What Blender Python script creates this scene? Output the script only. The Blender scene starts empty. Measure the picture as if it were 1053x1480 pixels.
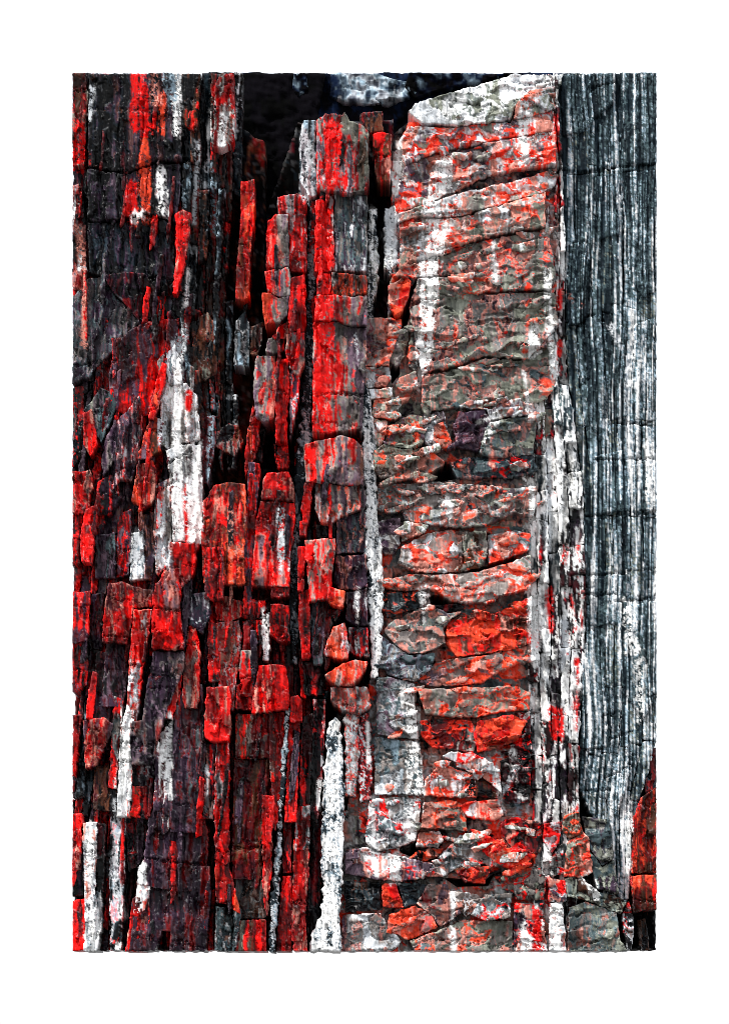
import bpy, math, random
import numpy as np

# ------------------------------------------------------------------ camera, sky, sun, exposure
sc = bpy.context.scene
W0, H0 = 1053.0, 1480.0           # one millimetre of rock per unit of the layout
DIST = 6.0                        # metres from lens to rock face
BASE = 2.0                        # height of the middle of the face above the ground (m)
LOW = 0.745                         # the viewer stands lower and looks slightly up
cam_d = bpy.data.cameras.new('camera')
cam = bpy.data.objects.new('camera', cam_d)
sc.collection.objects.link(cam)
cam.location = (0, -DIST, BASE - LOW)
cam.rotation_euler = (math.radians(90), 0, 0)
cam_d.sensor_fit = 'VERTICAL'
cam_d.sensor_height = 36.0
cam_d.lens = 36.0 * DIST / (H0 / 1000)
cam_d.shift_y = LOW / (H0 / 1000)
cam_d.clip_end = 500
sc.camera = cam

SUN_EL, SUN_AZ = 52.0, -42.0      # degrees; azimuth from straight behind the viewer, negative = from the left
world = bpy.data.worlds.new('World')
sc.world = world
world.use_nodes = True
nt = world.node_tree
nt.nodes.clear()
sky = nt.nodes.new('ShaderNodeTexSky')
sky.sky_type = 'NISHITA'
sky.sun_disc = False
sky.sun_elevation = math.radians(SUN_EL)
sky.sun_rotation = math.radians(180 - SUN_AZ)
sky.dust_density = 2.0
# hazy sky: a white veil added over the blue to whiten the margin, dim below the horizon
tco = nt.nodes.new('ShaderNodeTexCoord')
sep = nt.nodes.new('ShaderNodeSeparateXYZ')
nt.links.new(tco.outputs['Generated'], sep.inputs[0])
ramp = nt.nodes.new('ShaderNodeValToRGB')
cr = ramp.color_ramp
cr.elements[0].position = 0.40; cr.elements[0].color = (.10, .10, .10, 1)
cr.elements[1].position = 1.0; cr.elements[1].color = (.46, .475, .5, 1)
e = cr.elements.new(0.495); e.color = (.36, .36, .37, 1)
e = cr.elements.new(0.60); e.color = (.39, .395, .40, 1)
mr = nt.nodes.new('ShaderNodeMapRange')
mr.inputs[1].default_value = -1; mr.inputs[2].default_value = 1
nt.links.new(sep.outputs[2], mr.inputs[0]); nt.links.new(mr.outputs[0], ramp.inputs[0])
bg = nt.nodes.new('ShaderNodeBackground'); bg.inputs['Strength'].default_value = 0.05
bg2 = nt.nodes.new('ShaderNodeBackground'); bg2.inputs['Strength'].default_value = 2.7
add = nt.nodes.new('ShaderNodeAddShader')
wo = nt.nodes.new('ShaderNodeOutputWorld')
nt.links.new(sky.outputs[0], bg.inputs[0]); nt.links.new(ramp.outputs[0], bg2.inputs[0])
nt.links.new(bg.outputs[0], add.inputs[0]); nt.links.new(bg2.outputs[0], add.inputs[1])
nt.links.new(add.outputs[0], wo.inputs[0])

sun_d = bpy.data.lights.new('sun', 'SUN')
sun_d.energy = 4.4
sun_d.angle = math.radians(2.5)
sun_d.color = (1.0, 0.97, 0.92)
sun = bpy.data.objects.new('sun', sun_d)
sc.collection.objects.link(sun)
sun.rotation_euler = (math.radians(90 - SUN_EL), 0, math.radians(SUN_AZ))
sc.view_settings.view_transform = 'Standard'
sc.view_settings.look = 'None'
sc.view_settings.exposure = 0.0
sc.view_settings.gamma = 1.0
sc.cycles.use_denoising = True
sc.cycles.filter_width = 0.8

# ------------------------------------------------------------------ noise fields (millimetre rasters)
rng = np.random.RandomState(7)
random.seed(7)
FW, FH = 880, 1300
X0, Y0 = 90, 90

def _lat(n, cells, seed_grid, axis):
    p = np.arange(n) / cells
    i = np.floor(p).astype(int)
    f = p - i
    f = f * f * (3 - 2 * f)
    return i, f

def vnoise(cw, ch, seed, octs=3, gain=0.55):
    r = np.random.RandomState(seed)
    out = np.zeros((FH, FW), np.float32)
    a, tot = 1.0, 0.0
    for _ in range(octs):
        gw, gh = int(FW / cw) + 3, int(FH / ch) + 3
        g = r.rand(gh, gw).astype(np.float32)
        ix, fx = _lat(FW, cw, g, 0)
        iy, fy = _lat(FH, ch, g, 1)
        top = g[np.ix_(iy, ix)] * (1 - fx) + g[np.ix_(iy, ix + 1)] * fx
        bot = g[np.ix_(iy + 1, ix)] * (1 - fx) + g[np.ix_(iy + 1, ix + 1)] * fx
        out += a * (top * (1 - fy)[:, None] + bot * fy[:, None])
        tot += a
        a *= gain
        cw, ch = max(cw / 2, 1.0), max(ch / 2, 1.0)
    out /= tot
    out -= out.mean()
    out /= out.std() + 1e-6
    return out

def facets(cw, ch, seed, warp):
    """broken facets: returns height planes per chip, a random value per chip and the distance to the chip's edge"""
    r = np.random.RandomState(seed)
    gw, gh = int(FW / cw) + 5, int(FH / ch) + 5
    jx, jy = r.rand(gh, gw).astype(np.float32), r.rand(gh, gw).astype(np.float32)
    tx, ty = r.randn(gh, gw).astype(np.float32), r.randn(gh, gw).astype(np.float32)
    of, rv = r.randn(gh, gw).astype(np.float32), r.rand(gh, gw).astype(np.float32)
    yy, xx = np.mgrid[0:FH, 0:FW].astype(np.float32)
    xx = xx / cw + 1.5 + warp[0] * vnoise(cw * 1.2, ch * 1.2, seed + 91, 3)
    yy = yy / ch + 1.5 + warp[1] * vnoise(cw * 1.2, ch * 1.2, seed + 92, 3)
    cx, cy = np.floor(xx).astype(int), np.floor(yy).astype(int)
    d1 = np.full((FH, FW), 9.0, np.float32); d2 = d1.copy()
    hh = np.zeros_like(d1); vv = np.zeros_like(d1)
    for dy in (-1, 0, 1):
        for dx in (-1, 0, 1):
            ix = np.clip(cx + dx, 0, gw - 1); iy = np.clip(cy + dy, 0, gh - 1)
            ax = xx - (ix + jx[iy, ix]); ay = yy - (iy + jy[iy, ix])
            d = ax * ax + ay * ay
            m = d < d1
            d2 = np.where(m, d1, np.minimum(d2, d))
            d1 = np.where(m, d, d1)
            hh = np.where(m, tx[iy, ix] * ax + ty[iy, ix] * ay + of[iy, ix] * 0.6, hh)
            vv = np.where(m, rv[iy, ix], vv)
    return hh, vv, np.sqrt(d2) - np.sqrt(d1)

N_streak = vnoise(5, 70, 1, 3)
N_fibre = vnoise(2.2, 34, 2, 2)
N_bark = 0.85 * vnoise(2.3, 190, 3, 2, 0.7) + 0.22 * vnoise(12, 160, 33, 2) + 0.22 * vnoise(2.2, 9, 34, 2)
N_blotch = vnoise(26, 30, 4, 4)
N_fine = vnoise(3.5, 3.5, 5, 3, 0.8)
N_speck = vnoise(2.2, 2.6, 6, 2, 0.8)
N_big = vnoise(70, 110, 8, 3)
N_warp = vnoise(45, 120, 44, 2, .35)
N_wa = vnoise(16, 22, 45, 3, .5)
N_wb = vnoise(20, 16, 46, 3, .5)
N_ledge = vnoise(60, 7, 9, 3)
Fc_h, Fc_v, Fc_e = facets(36, 15, 11, (0.28, 0.28))
Fv_h, Fv_v, Fv_e = facets(11, 42, 12, (0.2, 0.25))
Fs_h, Fs_v, Fs_e = facets(8, 12, 13, (0.3, 0.3))
Fd_h, Fd_v, Fd_e = facets(24, 8, 15, (0.35, 0.35))
Ft_h, Ft_v, Ft_e = facets(4.5, 16, 14, (0.22, 0.22))

def smp(F, x, y, ox=0, oy=0):
    ix = np.mod((x - X0 + ox).astype(int), FW)
    iy = np.mod((y - Y0 + oy).astype(int), FH)
    return F[iy, ix]

# ------------------------------------------------------------------ mineral colours; K and P also hold the shadows' purple-navy tint
def lin(r, g, b):
    f = lambda c: (c / 255 / 12.92) if c / 255 <= 0.04045 else ((c / 255 + 0.055) / 1.055) ** 2.4
    return np.array([f(r), f(g), f(b)], np.float32)

PAL = {'R': lin(208, 12, 9), 'O': lin(216, 66, 38), 'D': lin(104, 10, 12), 'M': lin(58, 9, 16), 'K': lin(7, 6, 9),
       'P': lin(46, 31, 46), 'Q': lin(86, 68, 80), 'G': lin(120, 112, 108), 'T': lin(66, 82, 86), 'W': lin(246, 246, 244),
       'B': lin(25, 36, 43), 'S': lin(184, 116, 102), 'C': lin(114, 117, 106), 'V': lin(14, 24, 44), 'N': lin(74, 42, 28), 'L': lin(190, 194, 198),
       'U': lin(126, 146, 158)}

def parse(rec):
    cols, ws, i = [], [], 0
    while i < len(rec):
        c = rec[i]; i += 1
        n = ''
        while i < len(rec) and (rec[i].isdigit() or rec[i] == '.'):
            n += rec[i]; i += 1
        cols.append(PAL[c]); ws.append(float(n) if n else 1.0)
    return np.array(cols), np.array(ws) / sum(ws)

def sstep(a, b, x):
    t = np.clip((x - a) / (b - a), 0, 1)
    return t * t * (3 - 2 * t)

# mineral veins and stains that run across several pieces: colour, (x, y, half width)..., cover
STROKES = [
 ('W', [258,105,4, 259,140,6, 258,192,6], .8), ('W', [234,248,8, 236,305,6], .8), ('U', [250,110,9, 250,150,6], .5),
 ('R', [200,105,8, 205,150,11, 212,182,12], .85), ('O', [209,205,4, 210,250,8, 207,305,12], .8), ('R', [189,268,8, 191,306,9], .85),
 ('O', [232,140,5, 235,190,5], .6), ('S', [222,110,5, 224,150,6], .5),
 ('L', [133,128,5, 130,172,3], .8), ('R', [113,180,8, 113,240,9], .6), ('W', [304,160,3, 302,198,3], .85),
 ('W', [322,170,4, 320,208,5], .95), ('L', [286,205,3, 282,322,3], .7), ('U', [307,240,5, 308,330,8], .5), ('W', [274,390,3, 268,440,4], .6),
 ('R', [262,320,6, 257,420,4], .5), ('L', [268,470,6, 256,520,8, 262,560,7], .7),
 ('L', [440,190,3, 445,240,8, 444,280,8], .7),
 ('W', [195,315,4, 205,308,6], .7), ('S', [113,330,4, 122,400,4, 122,500,3], .5),
 ('W', [640,240,12, 632,300,14, 628,340,16, 622,400,12, 617,480,10, 609,540,9, 603,562,4], .97),
 ('W', [577,200,6, 575,245,6, 571,275,4], .9), ('W', [760,170,7, 758,205,8, 762,235,6], .9), ('W', [712,345,4, 715,405,5], .8),
 ('L', [563,310,8, 562,378,7], .75), ('W', [540,300,4, 533,340,4, 545,400,5], .6),
 ('W', [588,1000,9, 600,1060,9, 603,1130,10, 598,1165,10, 591,1215,8, 575,1240,7, 571,1266,7], .72),
 ('W', [539,1155,6, 538,1215,5, 541,1262,5], .9), ('W', [653,1290,3, 655,1374,4], .7), ('W', [611,848,5, 613,896,5], .9),
 ('W', [758,540,4, 765,605,3], .9), ('W', [806,640,9, 806,760,8], .9), ('W', [828,630,7, 828,705,6], .8), ('W', [767,700,5, 771,800,5], .9),
 ('L', [791,650,4, 793,805,5], .8), ('W', [773,850,6, 772,960,6], .9), ('W', [785,900,6, 792,948,7], .9), ('W', [824,920,8, 822,1000,6, 822,1062,4], .95),
 ('W', [790,395,4, 798,540,5], .7), ('W', [772,470,5, 770,510,8], .8), ('W', [808,340,4, 814,400,4], .7), ('W', [801,1312,9, 803,1374,7], .92),
 ('W', [789,1228,6, 788,1262,7], .9), ('W', [848,1268,7, 862,1296,4], .85), ('W', [757,1340,8, 760,1374,7], .85), ('L', [815,900,6, 815,960,5], .7),
 ('R', [803,168,3, 804,190,3], .9), ('R', [803,200,3, 805,216,3], .8), ('R', [806,258,4, 807,300,3], .8), ('R', [809,420,3, 808,445,4], .8),
 ('R', [809,495,3, 808,510,3], .8), ('R', [794,855,6, 795,910,5], .85), ('R', [833,955,3, 832,1055,3], .85), ('R', [800,1030,10, 806,1062,8], .7),
 ('R', [778,1322,9, 776,1372,6], .75), ('R', [790,1275,5, 790,1310,4], .6), ('O', [770,1240,8, 752,1255,6], .7),
 ('W', [246,1032,2, 244,1080,7, 242,1120,9, 248,1150,5], .93), ('W', [208,1252,5, 205,1290,8], .95), ('W', [183,1028,6, 180,1100,7, 178,1135,8], .9),
 ('W', [131,1192,6, 130,1240,7, 128,1270,5], .75), ('W', [138,1318,7, 134,1374,7], .9), ('L', [171,1160,4, 165,1260,5, 172,1300,5], .6),
 ('W', [176,1310,4, 178,1325,4], .9), ('W', [174,1365,5, 174,1374,5], .9), ('L', [200,960,4, 196,1010,5], .7),
 ('W', [258,520,7, 257,590,8, 255,650,8], .85), ('W', [258,650,9, 258,780,7], .88), ('W', [283,642,9, 283,740,9, 281,775,7], .9),
 ('L', [236,730,6, 235,812,8], .8), ('L', [240,560,5, 236,640,6], .6), ('L', [198,770,5, 197,820,7], .7), ('R', [272,570,5, 273,590,4], .8),
 ('R', [268,700,3, 268,790,3], .5), ('M', [298,600,5, 297,720,5], .6), ('U', [306,560,4, 304,700,4], .55),
 ('R', [466,440,13, 465,520,13, 464,620,12], .93), ('R', [480,180,8, 482,265,10], .8), ('R', [465,300,10, 466,390,12], .85), ('L', [520,530,3, 512,480,2], .4),
 ('W', [383,880,3, 384,950,4], .6), ('W', [531,1045,2, 534,1110,3], .85), ('L', [511,1040,7, 508,1090,6], .6), ('W', [497,1040,5, 515,1050,6], .7),
 ('W', [460,1130,4, 460,1165,4], .8), ('L', [405,740,4, 405,830,3], .55), ('W', [420,800,2, 419,830,2], .5), ('W', [517,850,2, 516,900,3], .5),
 ('S', [335,740,9, 340,800,6], .35), ('W', [640,725,8, 650,745,5], .7), ('B', [676,722,6, 680,735,6], .8), ('W', [690,610,2, 716,600,6, 700,640,2], .6),
 ('L', [745,1110,3, 720,1160,4], .7), ('W', [716,1110,3, 720,1140,4, 728,1170,5], .85), ('U', [745,1160,5, 752,1175,4], .6),
 ('W', [908,1150,4, 905,1260,3], .75), ('L', [880,470,3, 905,520,3], .5), ('W', [925,960,8, 922,1040,7], .6), ('W', [935,640,5, 940,740,5], .5),
 ('W', [905,870,7, 915,940,8], .5), ('S', [815,420,3, 835,440,4], .2),
]
STK = []
for c_, a_, cov in STROKES:
    a_ = np.array(a_, float).reshape(-1, 3)
    STK.append((PAL[c_], a_, cov, a_[:, 0].min() - 25, a_[:, 0].max() + 25, a_[:, 1].min() - 25, a_[:, 1].max() + 25))

# hairline cracks: x,y polylines cut into the surface
CRACKS = [[128,243,150,246,183,250,200,242,222,232,262,231,285,236], [262,231,300,240], [610,312,640,309,668,311], [577,350,600,344,625,328],
 [590,380,610,372,640,366,672,356,700,345,735,338], [588,440,610,432,640,430], [610,540,640,537,670,524,700,514], [633,395,660,395],
 [800,243,838,250,870,246,890,241,920,240,948,238], [820,474,838,467,848,456,862,456,870,466], [838,350,850,349],
 [880,613,900,612,940,611], [860,664,948,663], [848,745,948,741], [850,831,900,827,945,822], [842,860,890,858], [880,870,945,863], [838,918,860,905],
 [868,1036,890,1030], [880,1068,915,1056], [875,1125,905,1110,915,1090], [840,1085,870,1082], [478,568,528,570], [196,880,220,878,262,882],
 [222,936,265,938], [418,640,432,642], [382,640,414,640], [240,672,262,660,275,650], [225,715,240,700,260,695], [186,960,206,962], [180,983,204,984],
 [175,1053,192,1052], [173,1073,190,1074], [172,1100,190,1102], [121,1230,142,1232], [206,1240,260,1247,300,1249], [338,1095,372,1096],
 [592,1358,635,1341,668,1326], [340,1225,380,1226], [548,852,600,853], [530,860,548,853], [150,530,170,520], [838,1145,880,1140],
 [543,752,570,753], [838,560,850,545], [890,120,850,128], [105,530,140,525], [655,640,660,590], [556,640,560,615,590,595,602,560]]

# ------------------------------------------------------------------ mesh pieces
G = 1.5

def seg_dist(px, py, pts, closed):
    A = np.array(pts, float)
    B = np.roll(A, -1, 0) if closed else A[1:]
    if not closed: A = A[:-1]
    best = np.full(px.shape, 1e9); gx = np.zeros(px.shape); gy = np.zeros(px.shape); tt = np.zeros(px.shape); si = np.zeros(px.shape, int)
    for k in range(len(A)):
        ex, ey = B[k] - A[k]
        L = ex * ex + ey * ey + 1e-9
        t = np.clip(((px - A[k, 0]) * ex + (py - A[k, 1]) * ey) / L, 0, 1)
        qx = A[k, 0] + t * ex; qy = A[k, 1] + t * ey
        d = (px - qx) ** 2 + (py - qy) ** 2
        m = d < best
        best = np.where(m, d, best); gx = np.where(m, qx, gx); gy = np.where(m, qy, gy); tt = np.where(m, t, tt); si = np.where(m, k, si)
    return np.sqrt(best), gx, gy, tt, si

def inside(px, py, pts):
    A = np.array(pts, float); r = np.zeros(px.shape, bool)
    j = len(A) - 1
    for i in range(len(A)):
        xi, yi, xj, yj = A[i, 0], A[i, 1], A[j, 0], A[j, 1]
        if yi != yj:
            r ^= ((yi > py) != (yj > py)) & (px < (xj - xi) * (py - yi) / (yj - yi) + xi)
        j = i
    return r

LX0, LX1, LY0, LY1 = 105, 948, 105, 1375

def roughen(poly, amp, r):
    out = []
    n = len(poly)
    for i in range(n):
        a = np.array(poly[i], float); b = np.array(poly[(i + 1) % n], float)
        L = np.hypot(*(b - a))
        m = max(1, int(L / 5))
        nr = np.array([-(b - a)[1], (b - a)[0]]) / (L + 1e-6)
        for k in range(m):
            p = a + (b - a) * k / m + nr * r.randn() * amp * (1 if k else 0.4)
            out.append((min(max(p[0], LX0 + r.rand() * .3), LX1 - r.rand() * .3), min(max(p[1], LY0 + r.rand() * .3), LY1 - r.rand() * .3)))
    return out

cam_p = np.array([0.0, -DIST, BASE - LOW])

def world_of(px, py, z):
    """where the rock at layout point (px, py) stands, z millimetres in front of the mean face"""
    p0 = np.array([(px - W0 / 2) / 1000, 0.0, BASE + (H0 / 2 - py) / 1000])
    return cam_p + (p0 - cam_p) * (DIST - z / 1000) / DIST

def colours(x, y, u, v, sd, rec, kind, h, vb, r, tick=None):
    ox, oy = r.randint(0, FW), r.randint(0, FH)
    jx = 0 if kind == 'v' else ox
    x_, y_ = x, y
    if kind in 'cvq': x, y = x + (2.6 if kind == 'c' else 1.1) * smp(N_wa, x_, y_), y + (5 if kind == 'c' else 3) * smp(N_wb, x_, y_)
    st, bl, fi, sp = smp(N_streak, x, y, jx, 0), smp(N_blotch, x, y, jx, 0), smp(N_fine, x, y, ox, oy), smp(N_speck, x, y, ox, oy)
    fb = smp(N_fibre, x, y, ox, oy)
    cv, sv, tv = smp(Fc_v, x, y), smp(Fs_v, x, y, ox, oy), smp(Ft_v, x, y, ox, oy)
    if kind == 'b':
        xw = x + 2.2 * smp(N_warp, x, y)
        n = smp(N_bark, xw, y) + 0.3 * fi + .4 * (y - 640) / 500 - .22 * smp(N_big, x, y) - .12 * smp(N_blotch, x, y) + .3 * (smp(Fv_v, x, y) - .5) + .22 * (x - 885) / 70
    elif kind == 'c':
        n = 0.34 * st + 0.6 * bl + 1.8 * (cv - .5) + .6 * (smp(Fd_v, x, y) - .5) + 0.13 * fb
    elif kind == 's':
        n = bl + .2 * smp(N_big, x, y)
    elif kind == 'q':
        n = 0.45 * bl + .45 * st + 0.5 * fi + 0.3 * sp
    else:
        n = 0.75 * st + 0.55 * bl + 0.5 * (sv - .5) + 0.7 * (smp(Fv_v, x, y) - .5) + 0.1 * fi + 0.15 * fb
    n = n / (n.std() + 1e-6) * (1 - min(.85, abs(h) * .5 + abs(vb) * .5))
    n = n + h * 3.2 * (u - .5) + vb * 3.2 * (v - .5)
    o = np.argsort(n); t = np.empty(len(n)); t[o] = (np.arange(len(n)) + .5) / len(n)
    if kind == 'b': t = 1 / (1 + np.exp(-1.6 * n / 1.15))
    acc = None
    if kind == 'c':
        full_c, full_w = parse(rec)
        letters = [ch for ch in rec if ch.isalpha()]
        hot = np.array([ch in 'RO' for ch in letters])
        share = full_w[hot].sum()
        if 0 < share < .55:
            sc_ = -2.4 * np.minimum(smp(Fc_e, x, y), .5) - 1.0 * np.minimum(smp(Fd_e, x, y), .4) + .45 * smp(N_blotch, x, y, oy, ox) + .12 * st + .6 * (smp(Fd_v, x, y) - .5)
            o2 = np.argsort(sc_); t2 = np.empty(len(sc_)); t2[o2] = (np.arange(len(sc_)) + .5) / len(sc_)
            hc = (full_c[hot] * full_w[hot][:, None]).sum(0) / share
            acc = (sstep(1 - share * .68 - .06, 1 - share * .68 + .06, t2), hc)
            rec = ''.join(p for p in __import__('re').findall('[A-Z][0-9.]*', rec) if p[0] not in 'RO')
    cols, w = parse(rec)
    e = np.cumsum(w)
    c = np.tile(cols[0], (len(x), 1)).astype(np.float64)
    soft = {'c': .12, 's': .3, 'v': .11}.get(kind, .04)
    for k in range(1, len(cols)):
        m = sstep(e[k - 1] - soft, e[k - 1] + soft, t)[:, None]
        c = c * (1 - m) + cols[k] * m
    if acc is not None:
        c = c * (1 - acc[0][:, None]) + acc[1] * acc[0][:, None]
    # chips of the piece's other minerals
    pick = cols[(sv * 997).astype(int) % len(cols)]
    m = ((tv > .86) & (sv > .5))[:, None] * (.75 if kind != 'c' else .3)
    if kind != 'b': c = c * (1 - m) + pick * m
    # grain: fibre tone, dark pits, pale bruises and scratches
    g = np.exp({'b': .2, 'c': .16}.get(kind, .14) * fb + (.08 if kind != 'c' else .03) * fi + {'b': .06, 'c': .3, 'q': .08}.get(kind, .55) * smp(N_blotch, x, y, oy, ox) + {'q': 0, 'c': .1}.get(kind, .2) * st - (.06 if kind != 'c' else 0))
    if kind == 'v': g = g * r.uniform(.5, 1.0)
    c = c * np.clip(g, .12, 1.5)[:, None]
    m = sstep(1.6, 2.1, sp + .25 * fi)[:, None] * (.0 if kind == 's' else .35 if kind != 'q' else .2)
    c = c * (1 - m) + (c * 1.6 + .04) * m
    m = sstep(1.5, 2.0, -sp - .3 * smp(N_fine, x, y, 200, 90))[:, None] * {'s': 0, 'q': .93, 'c': .25}.get(kind, .6)
    c = c * (1 - m) + PAL['B'] * .5 * m
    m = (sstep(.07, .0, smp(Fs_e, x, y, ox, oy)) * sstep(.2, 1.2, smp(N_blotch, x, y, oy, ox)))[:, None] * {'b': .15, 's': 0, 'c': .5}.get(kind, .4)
    c = c * (1 - m) + (c * 1.6 + .035) * m  # facet edges lightened too, wear and highlight put into the colour
    x, y = x_, y_
    # veins
    bx0, bx1, by0, by1 = x.min(), x.max(), y.min(), y.max()
    for pc, a, cov, sx0, sx1, sy0, sy1 in STK:
        if bx1 < sx0 or bx0 > sx1 or by1 < sy0 or by0 > sy1: continue
        d, _, _, tt, si = seg_dist(x, y, a[:, :2], False)
        wd = a[si, 2] * (1 - tt) + a[si + 1, 2] * tt
        m = sstep(2.6, -2.2, d - wd * (1 + .3 * smp(N_streak, x, y) + .14 * smp(N_fine, x, y) + .25 * smp(N_blotch, x, y, 40, 40)))
        brk = 3.4 * (1 - cov) * ((smp(Fd_v, x, y) if kind == 'c' else sv) - .5)
        m = m * sstep(-.35, .25, cov * 2.6 - 1.25 + 0.9 * smp(N_fine, x, y, 31, 17) + .5 * smp(N_streak, x, y, 90, 50) + brk)
        c = c * (1 - m[:, None]) + pc * np.clip(.93 + .06 * fi + .06 * fb + .08 * bl, .6, 1.08)[:, None] * m[:, None]
    # pale bruise ticks
    if tick is not None:
        m = tick[:, None] * .6
        c = c * (1 - m) + (c * 1.2 + .22 * PAL['L'] + .02) * m
    # pale arrises: wear, plus edge highlights put into the colour
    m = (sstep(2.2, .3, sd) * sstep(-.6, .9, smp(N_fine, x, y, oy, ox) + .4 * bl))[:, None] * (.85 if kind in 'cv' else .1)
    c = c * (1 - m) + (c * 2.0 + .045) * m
    return np.clip(c, 0.0015, .92)

def relief(x, y, sd, kind, bev, r):
    x_, y_ = x, y
    if kind in 'cv': x, y = x + 1.2 * smp(N_wa, x_, y_), y + 2.5 * smp(N_wb, x_, y_)
    ox, oy = r.randint(0, FW), r.randint(0, FH)
    f = smp(N_fine, x, y, ox, oy)
    if kind == 'c':
        z = 4.4 * smp(Fc_h, x, y) + .55 * smp(Fd_h, x, y) + .25 * smp(N_ledge, x, y) + .2 * smp(Ft_h, x, y) + .12 * f + .28 * smp(N_fibre, x, y, ox, oy)
        z -= 4.2 * sstep(.055, .0, smp(Fc_e, x, y))
    elif kind == 'b':
        z = 1.6 * smp(N_bark, x + 2.2 * smp(N_warp, x, y), y) + .8 * smp(N_fibre, x, y) + .3 * f + 1.5 * smp(N_big, x, y) + 1.3 * smp(Fv_h, x, y)
    elif kind == 's':
        z = 2.5 * smp(N_blotch, x, y, ox, oy) + 3 * smp(Fc_h, x, y)
    elif kind == 'q':
        z = .3 * f + .7 * smp(Ft_h, x, y) + .8 * smp(Fv_h, x, y)
    else:
        z = 3.4 * smp(Fv_h, x, y) + .35 * smp(Fs_h, x, y, ox, oy) + .18 * smp(Ft_h, x, y) + .6 * smp(N_streak, x, y, ox, oy) + .35 * smp(N_fibre, x, y, ox, oy) + .12 * f
    if kind == 'v':
        z -= 1.6 * sstep(.09, .0, np.abs(smp(N_streak, x, y, ox, oy) + .35)) * sstep(0, 1, smp(N_blotch, x, y))
    e = bev * (1 + .5 * smp(N_blotch, x, y, oy, ox))
    z = z - np.clip(e, .2, 9) * np.clip(1 - sd / (1.6 + .12 * bev), 0, 1) ** 1.5
    x, y = x_, y_
    for ck in CKS:
        if x.max() < ck[1] or x.min() > ck[2] or y.max() < ck[3] or y.min() > ck[4]: continue
        d = seg_dist(x + 1.3 * smp(N_fine, x, y, 5, 5), y + 1.3 * smp(N_fine, x, y, 77, 5), ck[0], False)[0]
        z = z - 7 * sstep(1.9, .5, d)
    return z

CKS = []
for k_ in CRACKS:
    a_ = np.array(k_, float).reshape(-1, 2)
    CKS.append((a_, a_[:, 0].min() - 4, a_[:, 0].max() + 4, a_[:, 1].min() - 4, a_[:, 1].max() + 4))

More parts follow.
